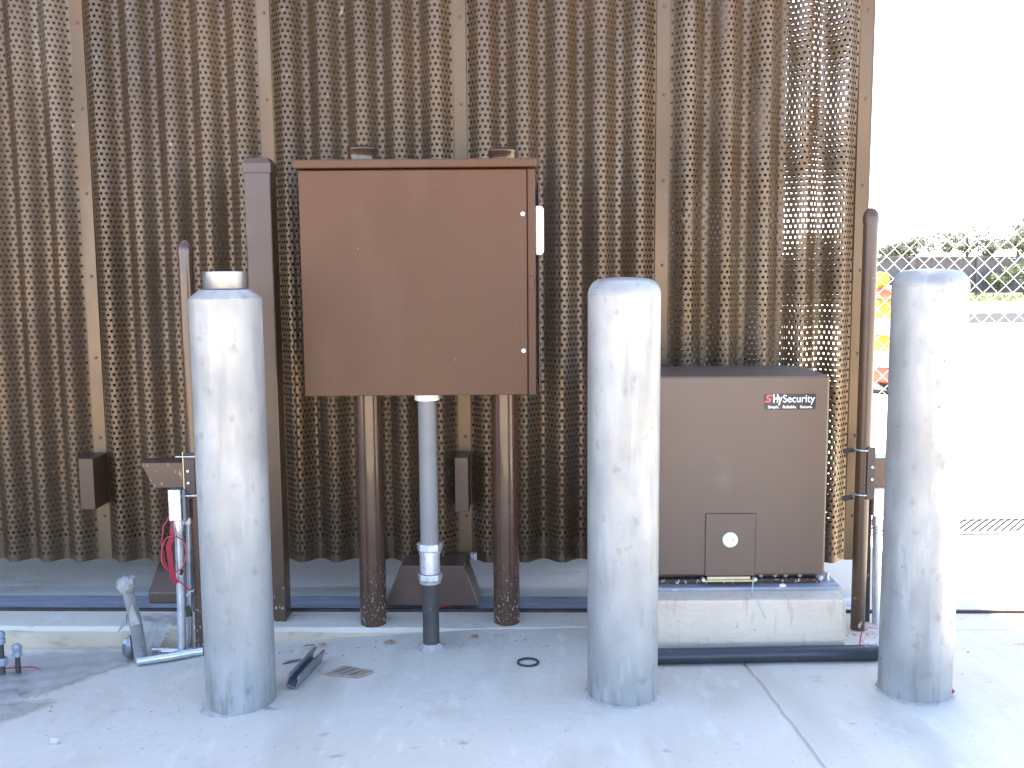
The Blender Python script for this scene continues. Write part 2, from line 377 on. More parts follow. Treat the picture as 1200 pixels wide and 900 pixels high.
gpart(MB().box(-.170, -.129, -.105, -.004, .292, .458), 'latch_pocket', 'postdull', gate, bevel=.002)
# wheel housing with slanted ends, and the red wheel under it
hs = gpart(MB().prism([(-.385, .016), (-.330, .140), (-.142, .140), (-.100, .016)], 'y', -.148, -.02), 'wheel_housing', 'housing', gate, bevel=.003)
wl = MB()
wv = [(.047, -.016), (.047, -.012), (.040, 0), (.047, .012), (.047, .016)]
for r_, yy in wv:
    for k in range(28):
        a = 2 * math.pi * k / 28; wl.v.append((-.205 + r_ * math.cos(a), -.118 + yy, .053 + r_ * math.sin(a)))
for j in range(4):
    for k in range(28): wl.f.append((j * 28 + k, j * 28 + (k + 1) % 28, (j + 1) * 28 + (k + 1) % 28, (j + 1) * 28 + k))
wl.f += [tuple(range(28)), tuple(range(112, 140))]
gpart(wl, 'wheel', 'redmetal', gate, smooth=40)
bl = gpart(MB().tube([(-.118, -.075, .138), (-.118, -.075, .158)], .011, 6), 'bolt', 'zinc', gate)
gpart(MB().prism([(-.100, .006), (-.100, .040), (.02, .128), (.02, .006)], 'x', -1.115, -.93), 'end_housing', 'housing', gate, bevel=.003)

# gate track: steel plate with a dark bar along its front
tr = root('gate_track', (0, 2.87, 0), 'flat blue-grey steel plate of gate track with dark front bar', 'track'); tr.rotation_euler[2] = YAW
def tpart(b, *a, **k):
    o = b.part(*a, **k); o.data.transform(Matrix.Translation((0, 2.87, 0))); return o
tpart(MB().box(-8.5, 1.06, .007, .125, -.01, .005), 'plate', 'plate', tr, bevel=.001)
tpart(MB().box(-8.5, 8.5, -.006, .006, -.01, .0085), 'rail_bar', 'dark', tr, bevel=.002)

# ================================================================== bollards
def grout(x, y, z, r, parent, seed):
    rg = random.Random(seed); b = MB(); n = 40
    for k in range(n):
        a = 2 * math.pi * k / n; d = r + .006 + rg.uniform(0, .010)
        b.v += [(x + (r - .004) * math.cos(a), y + (r - .004) * math.sin(a), z + .006 + rg.uniform(0, .003)), (x + d * math.cos(a), y + d * math.sin(a), z - .004)]
    for k in range(n):
        k2 = (k + 1) % n; b.f.append((2 * k, 2 * k + 1, 2 * k2 + 1, 2 * k2))
    b.part('grout_ring', 'grime', parent, smooth=60)
def bollard(x, y, z0, zs, cap, label, seed):
    r = .084
    rt = root('bollard', (x, y, z0), label, 'bollard', 'galvanised bollards in front of the gate')
    pr = [(r, z0 - .02), (r, zs)]
    MB().lathe(x, y, pr, 64, top=False).part('pipe', 'galv', rt, smooth=40)
    MB().lathe(x, y, [(r - .0005, zs + .0002)] + [(a, zs + b) for a, b in cap] + [(.001, zs + cap[-1][1] + .0006)], 64, bot=False).part('cap', 'galv', rt, smooth=35)
    grout(x, y, z0, r, rt, seed)
    return rt
b1 = bollard(-.674, 2.355, -.043, .9495, [(.0835, .002), (.0585, .0225)], 'galvanised bollard with chamfered top and shiny collar on it', 1)
MB().lathe(-.673, 2.355, [(.0500, .973), (.0506, .974), (.0506, 1.0135), (.0495, 1.0145), (.046, 1.0145), (.045, 1.0135), (.045, 1.0)], 64).part('collar', 'alu', b1, smooth=40)
dome = [(.0836, .003), (.0815, .012), (.077, .021), (.070, .029), (.060, .0345), (.045, .037), (.02, .0385)]
bollard(.260, 2.300, -.005, .955, dome, 'galvanised bollard with domed cap beside the operator box', 2)
bollard(.966, 2.305, -.005, .969, dome, 'galvanised bollard with domed cap in front of chain-link fence', 3)

# ================================================================== brown cabinet on two posts
cb = root('electrical_cabinet', (-.24, 2.65, .69), 'large flat brown electrical cabinet held up on two posts', 'cabinet')
MB().box(-.536, .062, 2.566, 2.748, .690, 1.268).part('body', 'brown', cb, bevel=.003)
dr = MB().box(-.534, .040, 2.548, 2.564, .692, 1.264).part('door', 'brown', cb, bevel=.002)
MB().box(.0425, .0625, 2.5555, 2.565, .691, 1.2655).part('door_jamb', 'brown', cb, bevel=.0015)
MB().box(-.545, .068, 2.536, 2.750, 1.269, 1.290).part('lid', 'brown', cb, bevel=.003)
for zz in (1.1525, .806): MB().tube([(.0305, 2.550, zz), (.0305, 2.5445, zz)], [.0062, .0052], 12).part('screw', 'white', dr, smooth=40)
MB().box(.044, .058, 2.5505, 2.556, .966, .995).part('latch', 'brown', cb, bevel=.001)
MB().box(.0715, .0745, 2.60, 2.745, .695, 1.24).part('side_gasket', 'darkbr', cb)
MB().box(.0624, .0716, 2.66, 2.70, .72, 1.22).part('side_strip', 'darkbr', cb)
hp = []
for cx, cz, a0 in ((.0745, 1.062, -90), (.0745, 1.162, 0)):
    for q in range(6): a = R(a0 + 18 * q); hp.append((cx + .010 * math.cos(a), cz + .012 * math.sin(a)))
hp = [(.0635, 1.050)] + hp + [(.0635, 1.174)]
MB().prism(hp, 'y', 2.572, 2.590).part('side_handle', 'white', cb, bevel=.003)

def pipe_post(x, y, z0, z1, r, label, cap_r, mt='post', group=None, dome_cap=True):
    rt = root('post', (x, y, z0), label, 'post', group)
    MB().lathe(x, y, [(r, z0 - .02), (r, z1)], 40, top=not dome_cap).part('pipe', mt, rt, smooth=40)
    if dome_cap == 'ball':
        pr = [(cap_r, z1 - .012)] + [(cap_r * math.cos(R(a)), z1 + cap_r * 1.35 * math.sin(R(a))) for a in range(0, 86, 10)]
        MB().lathe(x, y, pr, 32).part('cap', mt, rt, smooth=50)
    elif dome_cap:
        MB().lathe(x, y, [(cap_r * .93, z1 - .014), (cap_r * .95, z1 + .004), (cap_r, z1 + .006), (cap_r, z1 + .010), (cap_r * .6, z1 + .018), (cap_r * .2, z1 + .021)], 40).part('cap', mt, rt, smooth=50)
    return rt
PC = 'round brown posts that carry the cabinet'
pipe_post(-.406, 2.789, 0, 1.334, .038, 'round brown post under the left half of cabinet', .042, group=PC)
pipe_post(-.020, 2.789, 0, 1.326, .038, 'round brown post under the right edge of cabinet', .042, group=PC)
# thin capped posts
lp = pipe_post(-.880, 2.716, -.063, 1.072, .0195, 'thin round brown post partly hidden behind the leftmost bollard', .0215, 'post', dome_cap='ball')
rp = pipe_post(.971, 2.716, 0, 1.142, .0195, 'thin round brown post standing at the free end of gate', .0215, 'postdull', dome_cap='ball')
# square post
sp = root('square_post', (-.70, 2.84, 0), 'square brown post with pyramid cap standing left of cabinet', 'post')
MB().box(-.737, -.663, 2.800, 2.872, -.02, 1.298).part('tube', 'postdull', sp, bevel=.004)
c = MB(); q0, q1 = -.7395, -.6605; y0, y1 = 2.7975, 2.8745
c.v = [(q0, y0, 1.283), (q1, y0, 1.283), (q1, y1, 1.283), (q0, y1, 1.283), (q0, y0, 1.310), (q1, y0, 1.310), (q1, y1, 1.310), (q0, y1, 1.310),
       (q0 + .012, y0 + .012, 1.326), (q1 - .012, y0 + .012, 1.326), (q1 - .012, y1 - .012, 1.326), (q0 + .012, y1 - .012, 1.326)]
c.f = [(3, 2, 1, 0), (0, 1, 5, 4), (1, 2, 6, 5), (2, 3, 7, 6), (3, 0, 4, 7), (4, 5, 9, 8), (5, 6, 10, 9), (6, 7, 11, 10), (7, 4, 8, 11), (8, 9, 10, 11)]
c.part('cap', 'postdull', sp, bevel=.002)

# ================================================================== conduit below the cabinet
cn = root('conduit', (-.226, 2.622, -.01), 'grey plastic conduit with steel coupling rising to the cabinet floor', 'conduit')
X, Y = -.226, 2.622
def hexa(z0, z1, r): return MB().lathe(X, Y, [(r * .96, z0), (r, z0 + .003), (r, z1 - .003), (r * .96, z1)], 8)
MB().lathe(X, Y, [(.0245, .276), (.0245, .672)], 36).part('grey_pipe', 'pvc', cn, smooth=40)
MB().lathe(X, Y, [(.0315, .671), (.033, .673), (.033, .6895)], 36).part('bushing', 'white', cn, smooth=40)
hexa(.262, .283, .0345).part('lock_nut', 'zinc', cn, bevel=.001)
MB().lathe(X, Y, [(.0275, .200), (.0275, .252), (.0298, .253), (.0298, .2615)], 36).part('coupling', 'zinc', cn, smooth=30)
hexa(.181, .1985, .0335).part('lock_nut', 'zinc', cn, bevel=.001)
MB().lathe(X, Y, [(.029, .172), (.031, .1805)], 36).part('lower_collar', 'zinc', cn, smooth=30)
MB().lathe(X, Y, [(.0225, -.03), (.0225, .19)], 36).part('steel_riser', 'rusty', cn, smooth=40)
bmt = MB(); rg = random.Random(8)
for k in range(24):
    a = 2 * math.pi * k / 24; d = .036 + rg.uniform(0, .016)
    bmt.v += [(X + .021 * math.cos(a), Y + .021 * math.sin(a), .004), (X + d * math.cos(a), Y + d * math.sin(a), -.016)]
for k in range(24): bmt.f.append((2 * k, 2 * k + 1, (2 * k + 3) % 48, (2 * k + 2) % 48))
bmt.part('mortar_patch', 'grime', cn, smooth=60)

# ================================================================== gate operator on its pad
pad = MB()
pd = MB().box(.285, .872, 2.524, 2.858, -.06, .148).thing('concrete_pad', 'pad', 'beige concrete pad under the gate operator box', 'pad', (.58, 2.7, 0), bevel=.006)
op = root('gate_operator', (.58, 2.72, .149), 'taupe gate operator box with red and white logo label', 'operator')
MB().box(.300, .882, 2.600, 2.930, .1485, .1575).part('base_plate', 'plate', op, bevel=.001)
MB().box(.330, .836, 2.634, 2.890, .158, .170).part('chassis', 'post', op, bevel=.001)
MB().box(.334, .832, 2.655, 2.885, .1705, .186).part('inner_chassis', 'dark', op)
cv = MB().box(.322, .8425, 2.620, 2.900, .1845, .7285).part('cover', 'operator', op, bevel=.006)
# access flap in the cover, set in a shadow gap
MB().box(.5175, .6535, 2.6185, 2.6215, .1858, .3575).part('flap_gap', 'dark', cv)
fl = MB().box(.5190, .6520, 2.6172, 2.6215, .1850, .3560).part('access_flap', 'operator', cv, bevel=.0008)
lk = MB().tube([(.584, 2.6185, .2855), (.584, 2.6125, .2855), (.584, 2.6105, .2855)], [.0205, .0205, .0185], 32).part('lock', 'white', fl, smooth=40)
MB().box(.5895, .5935, 2.6098, 2.6108, .2840, .2868).part('keyhole', 'dark', fl)
MB().box(.509, .655, 2.606, 2.632, .1715, .1755).part('hinge_leaf', 'brass', op, bevel=.001)
MB().box(.523, .640, 2.611, 2.616, .1762, .184).part('hinge_knuckle', 'brass', op, bevel=.001)
for k, xx in enumerate((.512, .652)): MB().tube([(xx, 2.603, .1785), (xx, 2.620, .1785)], .0045, 10).part('hinge_pin', 'zinc', op, smooth=40)
MB().tube([(.829, 2.640, .179), (.829, 2.608, .179), (.829, 2.605, .179)], [.0068, .0068, .005], 12).part('corner_bolt', 'zinc', op, smooth=40)
for xx in (.676, .715, .743, .782): MB().tube([(xx, 2.650, .178), (xx, 2.640, .178)], .0055, 10).part('chassis_bolt', 'greysteel', op, smooth=40)
for xx, yy in ((.864, 2.66), (.864, 2.88)):
    MB().lathe(xx, yy, [(.007, .157), (.007, .164), (.0035, .1645), (.0035, .177)], 8).part('anchor_bolt', 'zinc', op)
MB().lathe(.727, 2.612, [(.010, .157), (.009, .161), (.004, .163)], 14).part('washer', 'white', op, smooth=60)
# the label
LZ = .664
lb = MB(); pts = []
for cx_, cz_, a0 in ((.801, LZ + .0105, 0), (.674, LZ + .0105, 90), (.676, LZ - .021, 180), (.800, LZ - .021, 270)):
    for q in range(5): a = R(a0 + 22.5 * q); pts.append((cx_ + .0055 * math.cos(a), cz_ + .0055 * math.sin(a)))
lbo = lb.prism(pts, 'y', 2.6192, 2.6206).part('label_plate', 'label', cv)
def lettering(txt, x, z, size, width, mt, parent, y, off=0.0, name='lettering'):
    cu = bpy.data.curves.new('t', 'FONT'); cu.body = txt; cu.size = size; cu.offset = off; cu.extrude = .0001
    to = bpy.data.objects.new('t', cu); COL.objects.link(to)
    bpy.context.view_layer.update()
    me = bpy.data.meshes.new_from_object(to.evaluated_get(bpy.context.evaluated_depsgraph_get()))
    bpy.data.objects.remove(to)
    x0_ = min(v.co.x for v in me.vertices); x1_ = max(v.co.x for v in me.vertices); sx = width / (x1_ - x0_)
    org = ORG[parent.name]
    for v in me.vertices:
        px, pz, dz = v.co.x, v.co.y, v.co.z
        v.co = (x + (px - x0_) * sx - org[0], y - dz - org[1], z + pz - org[2])
    me.materials.clear(); me.materials.append(M[mt]); me.name = name
    o = bpy.data.objects.new(name, me); COL.objects.link(o); o.parent = parent; return o
lettering('Hy', .6925, LZ - .0065, .0300, .0245, 'labelwhite', cv, 2.6188, .0011)
lettering('Security', .7185, LZ - .0065, .0285, .0850, 'labelwhite', cv, 2.6188, .0002)
lettering('Simple.', .6790, LZ - .0225, .0108, .0300, 'labelwhite', cv, 2.6188, .0002)
lettering('Reliable.', .7185, LZ - .0225, .0108, .0370, 'labelwhite', cv, 2.6188, .0002)
lettering('Secure.', .7640, LZ - .0225, .0108, .0330, 'labelwhite', cv, 2.6188, .0002)
em = MB(); ex, ez = .6700, LZ - .0065
sh = .25
def bar(x0, x1, z0, z1):
    em.prism([(ex + x0 + sh * z0, ez + z0), (ex + x1 + sh * z0, ez + z0), (ex + x1 + sh * z1, ez + z1), (ex + x0 + sh * z1, ez + z1)], 'y', 2.6186, 2.6191)
bar(.0, .0150, .0, .0042); bar(.0112, .0152, .0042, .0098); bar(.0042, .0112, .0078, .0098)
bar(.0012, .0160, .0160, .0202); bar(.0010, .0048, .0105, .0160); bar(.0048, .0120, .0105, .0124)
em.part('emblem', 'labelred', cv)
# pale wire that pokes out of the hinge and over the pad edge
MB().tube([(.648, 2.615, .180), (.643, 2.598, .163), (.636, 2.575, .1512), (.632, 2.545, .1500), (.640, 2.522, .144), (.6555, 2.5205, .110), (.660, 2.5195, .098)], .0016, 6).thing('loose_wire', 'teal', 'thin pale green wire lying over the edge of concrete pad', 'wire', (.64, 2.56, .15), smooth=60)
# black pipe on the ground
bp = MB().tube([(.362, 2.476, .0165), (.55, 2.480, .0170), (.75, 2.487, .0170), (.944, 2.491, .0165)], .0205, 28)
bp.thing('black_pipe', 'black', 'black plastic pipe lying on ground before the concrete pad', 'pipe', (.65, 2.48, -.004), smooth=40)

# ================================================================== photo-eye sets clamped to the thin posts
def ubolt(x, y, z, r, dirx, mt='zinc'):
    pts = [(x - dirx * .030, y + .006, z)]
    pts = [(x - dirx * (r + .004) , y + .020, z)]
    for k in range(9):
        a = math.pi * k / 8; pts.append((x - dirx * (r + .0035) * math.cos(a), y - (r + .0035) * math.sin(a) , z))
    pts.append((x + dirx * (r + .0035), y + .022, z))
    return MB().tube(pts, .0024, 8)
def photo_eye(px, py, zt, zb, dirx, label):
    """hooded sensor held by a plate and two U-bolts; dirx = side the hood points to"""
    t = root('photo_eye', (px, py, zb - .03), label, 'sensor')
    MB().box(min(px + dirx * .004, px + dirx * .026), max(px + dirx * .004, px + dirx * .026), py - .0245, py - .0205, zb - .012, zt + .010).part('plate', 'darkbr', t, bevel=.001) if dirx > 0 else \
        MB().box(px - .024, px + .006, py - .0245, py - .0205, zb - .008, zt + .008).part('plate', 'darkbr', t, bevel=.001)
    for z in (zt, zb): ubolt(px, py, z, .0195, dirx).part('u_bolt', 'zinc', t, smooth=60)
    return t
# left set
le = photo_eye(-.880, 2.716, .511, .402, -1, 'hooded sensor bracketed to the thin post by leftmost bollard')
MB().box(-.9055, -.9035, 2.690, 2.700, .388, .522).part('plate_edge', 'brass', le)
for z in (.470, .437): MB().tube([(-.892, 2.692, z), (-.892, 2.687, z)], .0035, 10).part('screw', 'white', le, smooth=40)
MB().tube([(-.922, 2.684, .511), (-.868, 2.684, .511)], .0020, 8).part('tie_rod', 'zinc', le, smooth=60)
MB().tube([(-.912, 2.684, .402), (-.866, 2.684, .402)], .0020, 8).part('tie_rod', 'zinc', le, smooth=60)
MB().prism([(-1.022, .494), (-.906, .494), (-.906, .423), (-.988, .423)], 'y', 2.690, 2.765).part('hood', 'postdull', le, bevel=.002)
jb = root('junction_box', (-.925, 2.70, -.06), 'small grey junction box on two conduits with a red wire coil', 'junction box')
MB().box(-.944, -.910, 2.672, 2.706, .334, .4215).part('box', 'greysteel', jb, bevel=.002).data.materials[0] = M['zinc']
MB().box(-.9085, -.900, 2.680, 2.706, .330, .4205).part('box_side', 'pvc', jb, bevel=.002)
MB().lathe(-.926, 2.695, [(.0125, .300), (.0145, .302), (.0145, .322), (.0125, .333)], 20).part('connector', 'zinc', jb, smooth=40)
MB().tube([(-.926, 2.695, .31), (-.930, 2.698, .1), (-.936, 2.700, -.075)], .0118, 20).part('conduit', 'zinc', jb, smooth=40)
MB().tube([(-.9035, 2.712, .332), (-.905, 2.716, .3), (-.915, 2.730, .1), (-.926, 2.742, -.07)], .0085, 16).part('conduit', 'zinc', jb, smooth=40)
MB().tube([(-.9035, 2.708, .318), (-.9035, 2.708, .336)], .0125, 8).part('connector', 'zinc', jb)
MB().tube([(-.9215, 2.7275, .045), (-.9225, 2.7285, .075)], .0098, 12).part('green_tape', 'grass', jb, smooth=40)
def ring(cx, cz, rx, rz, y, n=22, a0=0, a1=360, tw=.006):
    return [(cx + rx * math.cos(R(a0 + (a1 - a0) * k / n)), y + tw * math.sin(R(3 * (a0 + (a1 - a0) * k / n))), cz + rz * math.sin(R(a0 + (a1 - a0) * k / n))) for k in range(n + 1)]
wr = MB()
wr.tube([(-.946, 2.680, .345), (-.962, 2.676, .318), (-.968, 2.674, .27), (-.962, 2.673, .22), (-.945, 2.672, .185), (-.925, 2.671, .165), (-.905, 2.669, .150), (-.893, 2.667, .138)], .0021, 6)
wr.tube(ring(-.934, .243, .034, .052, 2.668), .0021, 6)
for k in range(4):
    dx = .0035 * k
    wr.tube([(-.938, 2.676, .334), (-.943 + dx, 2.672, .29), (-.953 + dx, 2.670, .265), (-.948 + dx, 2.670, .20), (-.944 + dx, 2.670, .168), (-.938 + dx, 2.670, .160), (-.930, 2.669, .175)], .0019, 6)
wr.part('wire_coil', 'red', jb, smooth=60)
MB().tube([(-.918, 2.668, .185), (-.912, 2.666, .197)], .0045, 8).part('cable_tie', 'dark', jb)
MB().tube([(-.893, 2.667, .138), (-.886, 2.665, .137), (-.882, 2.665, .142)], .0016, 6).add([], []).tube([(-.893, 2.667, .138), (-.898, 2.665, .130), (-.904, 2.664, .125)], .0014, 6).part('wire_end', 'teal', jb)
# right set
re_ = photo_eye(.971, 2.716, .511, .386, 1, 'hooded sensor bracketed to the thin post at gate end')
for z in (.466, .432): MB().tube([(.988, 2.692, z), (.988, 2.687, z)], .0035, 10).part('screw', 'white', re_, smooth=40)
MB().prism([(1.000, .482), (1.105, .482), (1.072, .400), (1.000, .400)], 'y', 2.735, 2.800).part('hood', 'postdull', re_, bevel=.002)
for z in (.507, .372): MB().tube([(.925, 2.740, z - .006), (.952, 2.735, z)], .0075, 8).part('clamp_pin', 'darkbr', re_, smooth=40)
jr = root('junction_box', (1.035, 2.75, 0), 'grey junction box on conduit half hidden by the rightmost bollard', 'junction box')
MB().box(1.012, 1.052, 2.735, 2.77, .315, .396).part('box', 'zinc', jr, bevel=.002)
MB().lathe(1.030, 2.752, [(.0125, .284), (.0145, .286), (.0145, .304), (.0125, .314)], 20).part('connector', 'zinc', jr, smooth=40)
MB().tube([(1.030, 2.752, .30), (1.034, 2.752, .1), (1.038, 2.752, -.01)], .0118, 20).part('conduit', 'zinc', jr, smooth=40)
MB().tube([(1.010, 2.770, .36), (1.014, 2.770, .1), (1.016, 2.770, -.01)], .0085, 16).part('conduit', 'rusty', jr, smooth=40)
MB().tube([(1.018, 2.690, .006), (.985, 2.660, .022), (.948, 2.620, .020), (.930, 2.580, .006), (.932, 2.560, .000)], .0022, 6).thing('red_wire', 'red', 'short red wire arching over ground beside the concrete pad', 'wire', (.97, 2.62, 0), smooth=60)
MB().tube([(1.10, 2.60, .012), (1.118, 2.592, .030), (1.135, 2.585, .022), (1.140, 2.57, .004), (1.128, 2.56, -.001)], .0022, 6).thing('red_wire', 'red', 'small red wire loop right of the rightmost bollard', 'wire', (1.12, 2.58, 0), smooth=60)
MB().tube([(1.030, 2.268, -.001), (1.042, 2.262, .010), (1.050, 2.275, .004), (1.044, 2.290, .012), (1.052, 2.30, .002)], .0024, 6).thing('red_wire', 'red', 'red wire scrap at the foot of the rightmost bollard', 'wire', (1.04, 2.28, 0), smooth=60)

# ================================================================== loose pieces on the left
bc = root('bent_conduit', (-1.04, 2.66, -.06), 'crooked old conduit stub with ragged taped top leaning by curb', 'conduit')
MB().tube([(-1.036, 2.664, -.07), (-1.040, 2.655, .02), (-1.047, 2.645, .10), (-1.052, 2.632, .155), (-1.054, 2.630, .175)], [.0175, .0172, .0165, .0150, .0145], 20).part('stub', 'oldgrey', bc, smooth=50)
tp = MB(); rg = random.Random(21)
n = 14
for j, (zz, rr_) in enumerate([(.150, .016), (.162, .023), (.176, .025), (.186, .021), (.192, .010)]):
    for k in range(n):
        a = 2 * math.pi * k / n; d = rr_ * rg.uniform(.78, 1.22)
        tp.v.append((-1.054 + d * math.cos(a), 2.630 + d * math.sin(a), zz + rg.uniform(-.004, .004) - (.012 if k in (0, 1) and j in (1, 2) else 0)))
for j in range(4):
    for k in range(n): tp.f.append((j * n + k, j * n + (k + 1) % n, (j + 1) * n + (k + 1) % n, (j + 1) * n + k))
tp.f.append(tuple(4 * n + k for k in range(n)))
tp.part('tape_wrap', 'paper', bc, smooth=30)
for nm, P in (('flap', [(-1.042, 2.628, .118), (-1.030, 2.622, .092), (-1.020, 2.620, .062), (-1.046, 2.622, .055), (-1.050, 2.626, .085)]),
              ('flap', [(-1.060, 2.632, .085), (-1.072, 2.624, .058), (-1.080, 2.620, .040), (-1.060, 2.628, .060)])):
    b = MB(); k = len(P); b.v = P + [(x + .002, y + .005, z) for x, y, z in P]
    b.f = [tuple(range(k)), tuple(range(2 * k - 1, k - 1, -1))] + [(i, i + k, (i + 1) % k + k, (i + 1) % k) for i in range(k)]
    b.part(nm, 'paper', bc)
MB().tube([(-1.040, 2.640, -.052), (-.96, 2.668, -.050), (-.90, 2.690, -.046), (-.876, 2.698, -.046)], [.0115, .0115, .0118, .0122], 20).thing('steel_tube', 'zinc', 'shiny steel tube lying on ground before the crooked conduit stub', 'tube', (-.96, 2.67, -.06), smooth=50)
MB().tube([(-1.020, 2.712, -.050), (-.955, 2.700, -.048), (-.945, 2.702, -.049)], .0105, 20).thing('steel_tube', 'zinc', 'short steel tube lying behind the crooked conduit stub', 'tube', (-.98, 2.705, -.06), smooth=50)
lump = MB(); n = 12
for j in range(7):
    ph = math.pi * (j + .2) / 6.4
    for k in range(n):
        a = 2 * math.pi * k / n; d = rg.uniform(.72, 1.15)
        lump.v.append((-1.074 + .020 * d * math.sin(ph) * math.cos(a), 2.680 + .018 * d * math.sin(ph) * math.sin(a), -.028 + .034 * d * math.cos(ph)))
for j in range(6):
    for k in range(n): lump.f.append((j * n + k, j * n + (k + 1) % n, (j + 1) * n + (k + 1) % n, (j + 1) * n + k))
lump.thing('tape_lump', 'alu', 'crumpled silver tape wad at the foot of crooked conduit stub', 'tape', (-1.074, 2.68, -.06), smooth=25)

# plastic films
def film(name, outline, zf, label, seed, mt='film', nn=26):
    """ragged crumpled sheet filling an outline (x, y); zf gives the surface under it"""
    rg = random.Random(seed); b = MB()
    xs_ = [p[0] for p in outline]; ys_ = [p[1] for p in outline]; x0, x1, y0, y1 = min(xs_), max(xs_), min(ys_), max(ys_)
    def inside(x, y):
        r_ = False; j = len(outline) - 1
        for i in range(len(outline)):
            (xi, yi), (xj, yj) = outline[i], outline[j]
            if (yi > y) != (yj > y) and x < (xj - xi) * (y - yi) / (yj - yi) + xi: r_ = not r_
            j = i
        return r_
    idx = {}
    ph = [rg.uniform(0, 6) for _ in range(6)]
    def vid(i, j):
        if (i, j) not in idx:
            x = x0 + (x1 - x0) * i / nn; y = y0 + (y1 - y0) * j / nn
            h = .006 + .006 * abs(math.sin(x * 31 + y * 17 + ph[0]) * math.sin(y * 43 - x * 12 + ph[1])) + .003 * math.sin(x * 90 + ph[2]) * math.sin(y * 110 + ph[3])
            b.v.append((x + rg.uniform(-.003, .003), y + rg.uniform(-.003, .003), zf(x, y) + h + rg.uniform(0, .0015))); idx[(i, j)] = len(b.v) - 1
        return idx[(i, j)]
    for i in range(nn):
        for j in range(nn):
            if inside(x0 + (x1 - x0) * (i + .5) / nn, y0 + (y1 - y0) * (j + .5) / nn):
                b.f.append((vid(i, j), vid(i + 1, j), vid(i + 1, j + 1), vid(i, j + 1)))
    cx = sum(xs_) / len(xs_); cy = sum(ys_) / len(ys_)
    return b.thing(name, mt, label, 'plastic sheet', (cx, cy, zf(cx, cy)), smooth=70)
film('plastic_sheet', [(-1.46, 2.70), (-1.33, 2.745), (-1.19, 2.76), (-1.05, 2.70), (-1.07, 2.64), (-1.14, 2.57), (-1.20, 2.47), (-1.28, 2.42), (-1.40, 2.42), (-1.55, 2.55)], ground_z, 'crumpled clear plastic sheet lying along the curb at left', 31)
film('plastic_sheet', [(-1.35, 2.43), (-1.16, 2.41), (-1.19, 2.36), (-1.26, 2.27), (-1.34, 2.22), (-1.45, 2.30)], ground_z, 'small flat piece of plastic film nearest the picture corner', 32)
def drape(x, y):
    t = max(0, min(1, (y - 2.725) / .045)); return -.066 + .070 * t
film('plastic_sheet', [(-1.10, 2.84), (-1.00, 2.85), (-.955, 2.80), (-1.00, 2.745), (-1.03, 2.69), (-1.09, 2.67), (-1.10, 2.72)], drape, 'plastic film draped down the curb behind crooked conduit stub', 33)
# anchor bolts at the frame edge
for (bx, by, bz, lab) in ((-1.372, 2.566, .055, 'tall anchor bolt with nuts at the left picture edge'), (-1.340, 2.585, .012, 'short blue capped bolt beside the tall anchor bolt')):
    t = root('anchor_bolt', (bx, by, -.066), lab, 'bolt')
    MB().lathe(bx, by, [(.007, -.08), (.007, bz - .008)], 12).part('shank', 'rusty', t, smooth=40)
    MB().lathe(bx, by, [(.010, bz - .026), (.013, bz - .023), (.013, bz - .012), (.010, bz - .009)], 8).part('nut', 'bluecap', t)
    MB().lathe(bx, by, [(.010, bz - .0085), (.0125, bz - .004), (.012, bz + .005), (.006, bz + .010)], 12).part('cap', 'bluecap', t, smooth=40)
    if bz > .03: MB().lathe(bx, by, [(.013, -.03), (.0155, -.026), (.0155, -.012), (.013, -.009)], 8).part('nut', 'bluecap', t)
MB().tube([(-1.42, 2.60, -.056), (-1.36, 2.612, -.055), (-1.32, 2.618, -.056), (-1.285, 2.606, -.060)], .0018, 6).thing('red_wire', 'red', 'red wire on plastic sheet beside the anchor bolts', 'wire', (-1.34, 2.61, -.06), smooth=60)

# ================================================================== small things on the pavement
# strut channel: U section lying open side up
d = Vector((-.5455 + .5800, 2.578 - 2.398, 0)).normalized(); sd = Vector((d.y, -d.x, 0))
def strut():
    wv_, hh, tk, lip = .0150, .034, .0028, .0065
    prof = [(-wv_, 0), (wv_, 0), (wv_, hh), (wv_ - lip, hh), (wv_ - lip, hh - .008), (wv_ - lip + tk, hh - .008), (wv_ - lip + tk, hh - tk), (wv_ - tk, hh - tk), (wv_ - tk, tk),
            (-wv_ + tk, tk), (-wv_ + tk, hh - tk), (-wv_ + lip - tk, hh - tk), (-wv_ + lip - tk, hh - .008), (-wv_ + lip, hh - .008), (-wv_ + lip, hh), (-wv_, hh)]
    b = MB(); n = len(prof); A = Vector((-.562, 2.402, 0)); B = Vector((-.531, 2.575, 0))
    tl = R(-18)
    for P in (A, B):
        z0 = ground_z(P.x, P.y) + .006
        for u, h in prof:
            uu_, hh_ = u * math.cos(tl) - h * math.sin(tl), u * math.sin(tl) + h * math.cos(tl)
            b.v.append(tuple(P + sd * uu_ + Vector((0, 0, z0 + hh_))))
    quads = [(0, 1, 8, 9), (1, 2, 7, 8), (2, 3, 6, 7), (3, 4, 5, 6), (0, 9, 10, 15), (10, 11, 14, 15), (11, 12, 13, 14)]
    b.f = [q for q in quads] + [tuple(i + n for i in reversed(q)) for q in quads] + [(i, i + n, (i + 1) % n + n, (i + 1) % n) for i in range(n)]
    b.thing('strut_channel', 'greysteel', 'grey steel strut channel offcut lying beside leftmost bollard', 'channel', (-.547, 2.49, -.03))
strut()
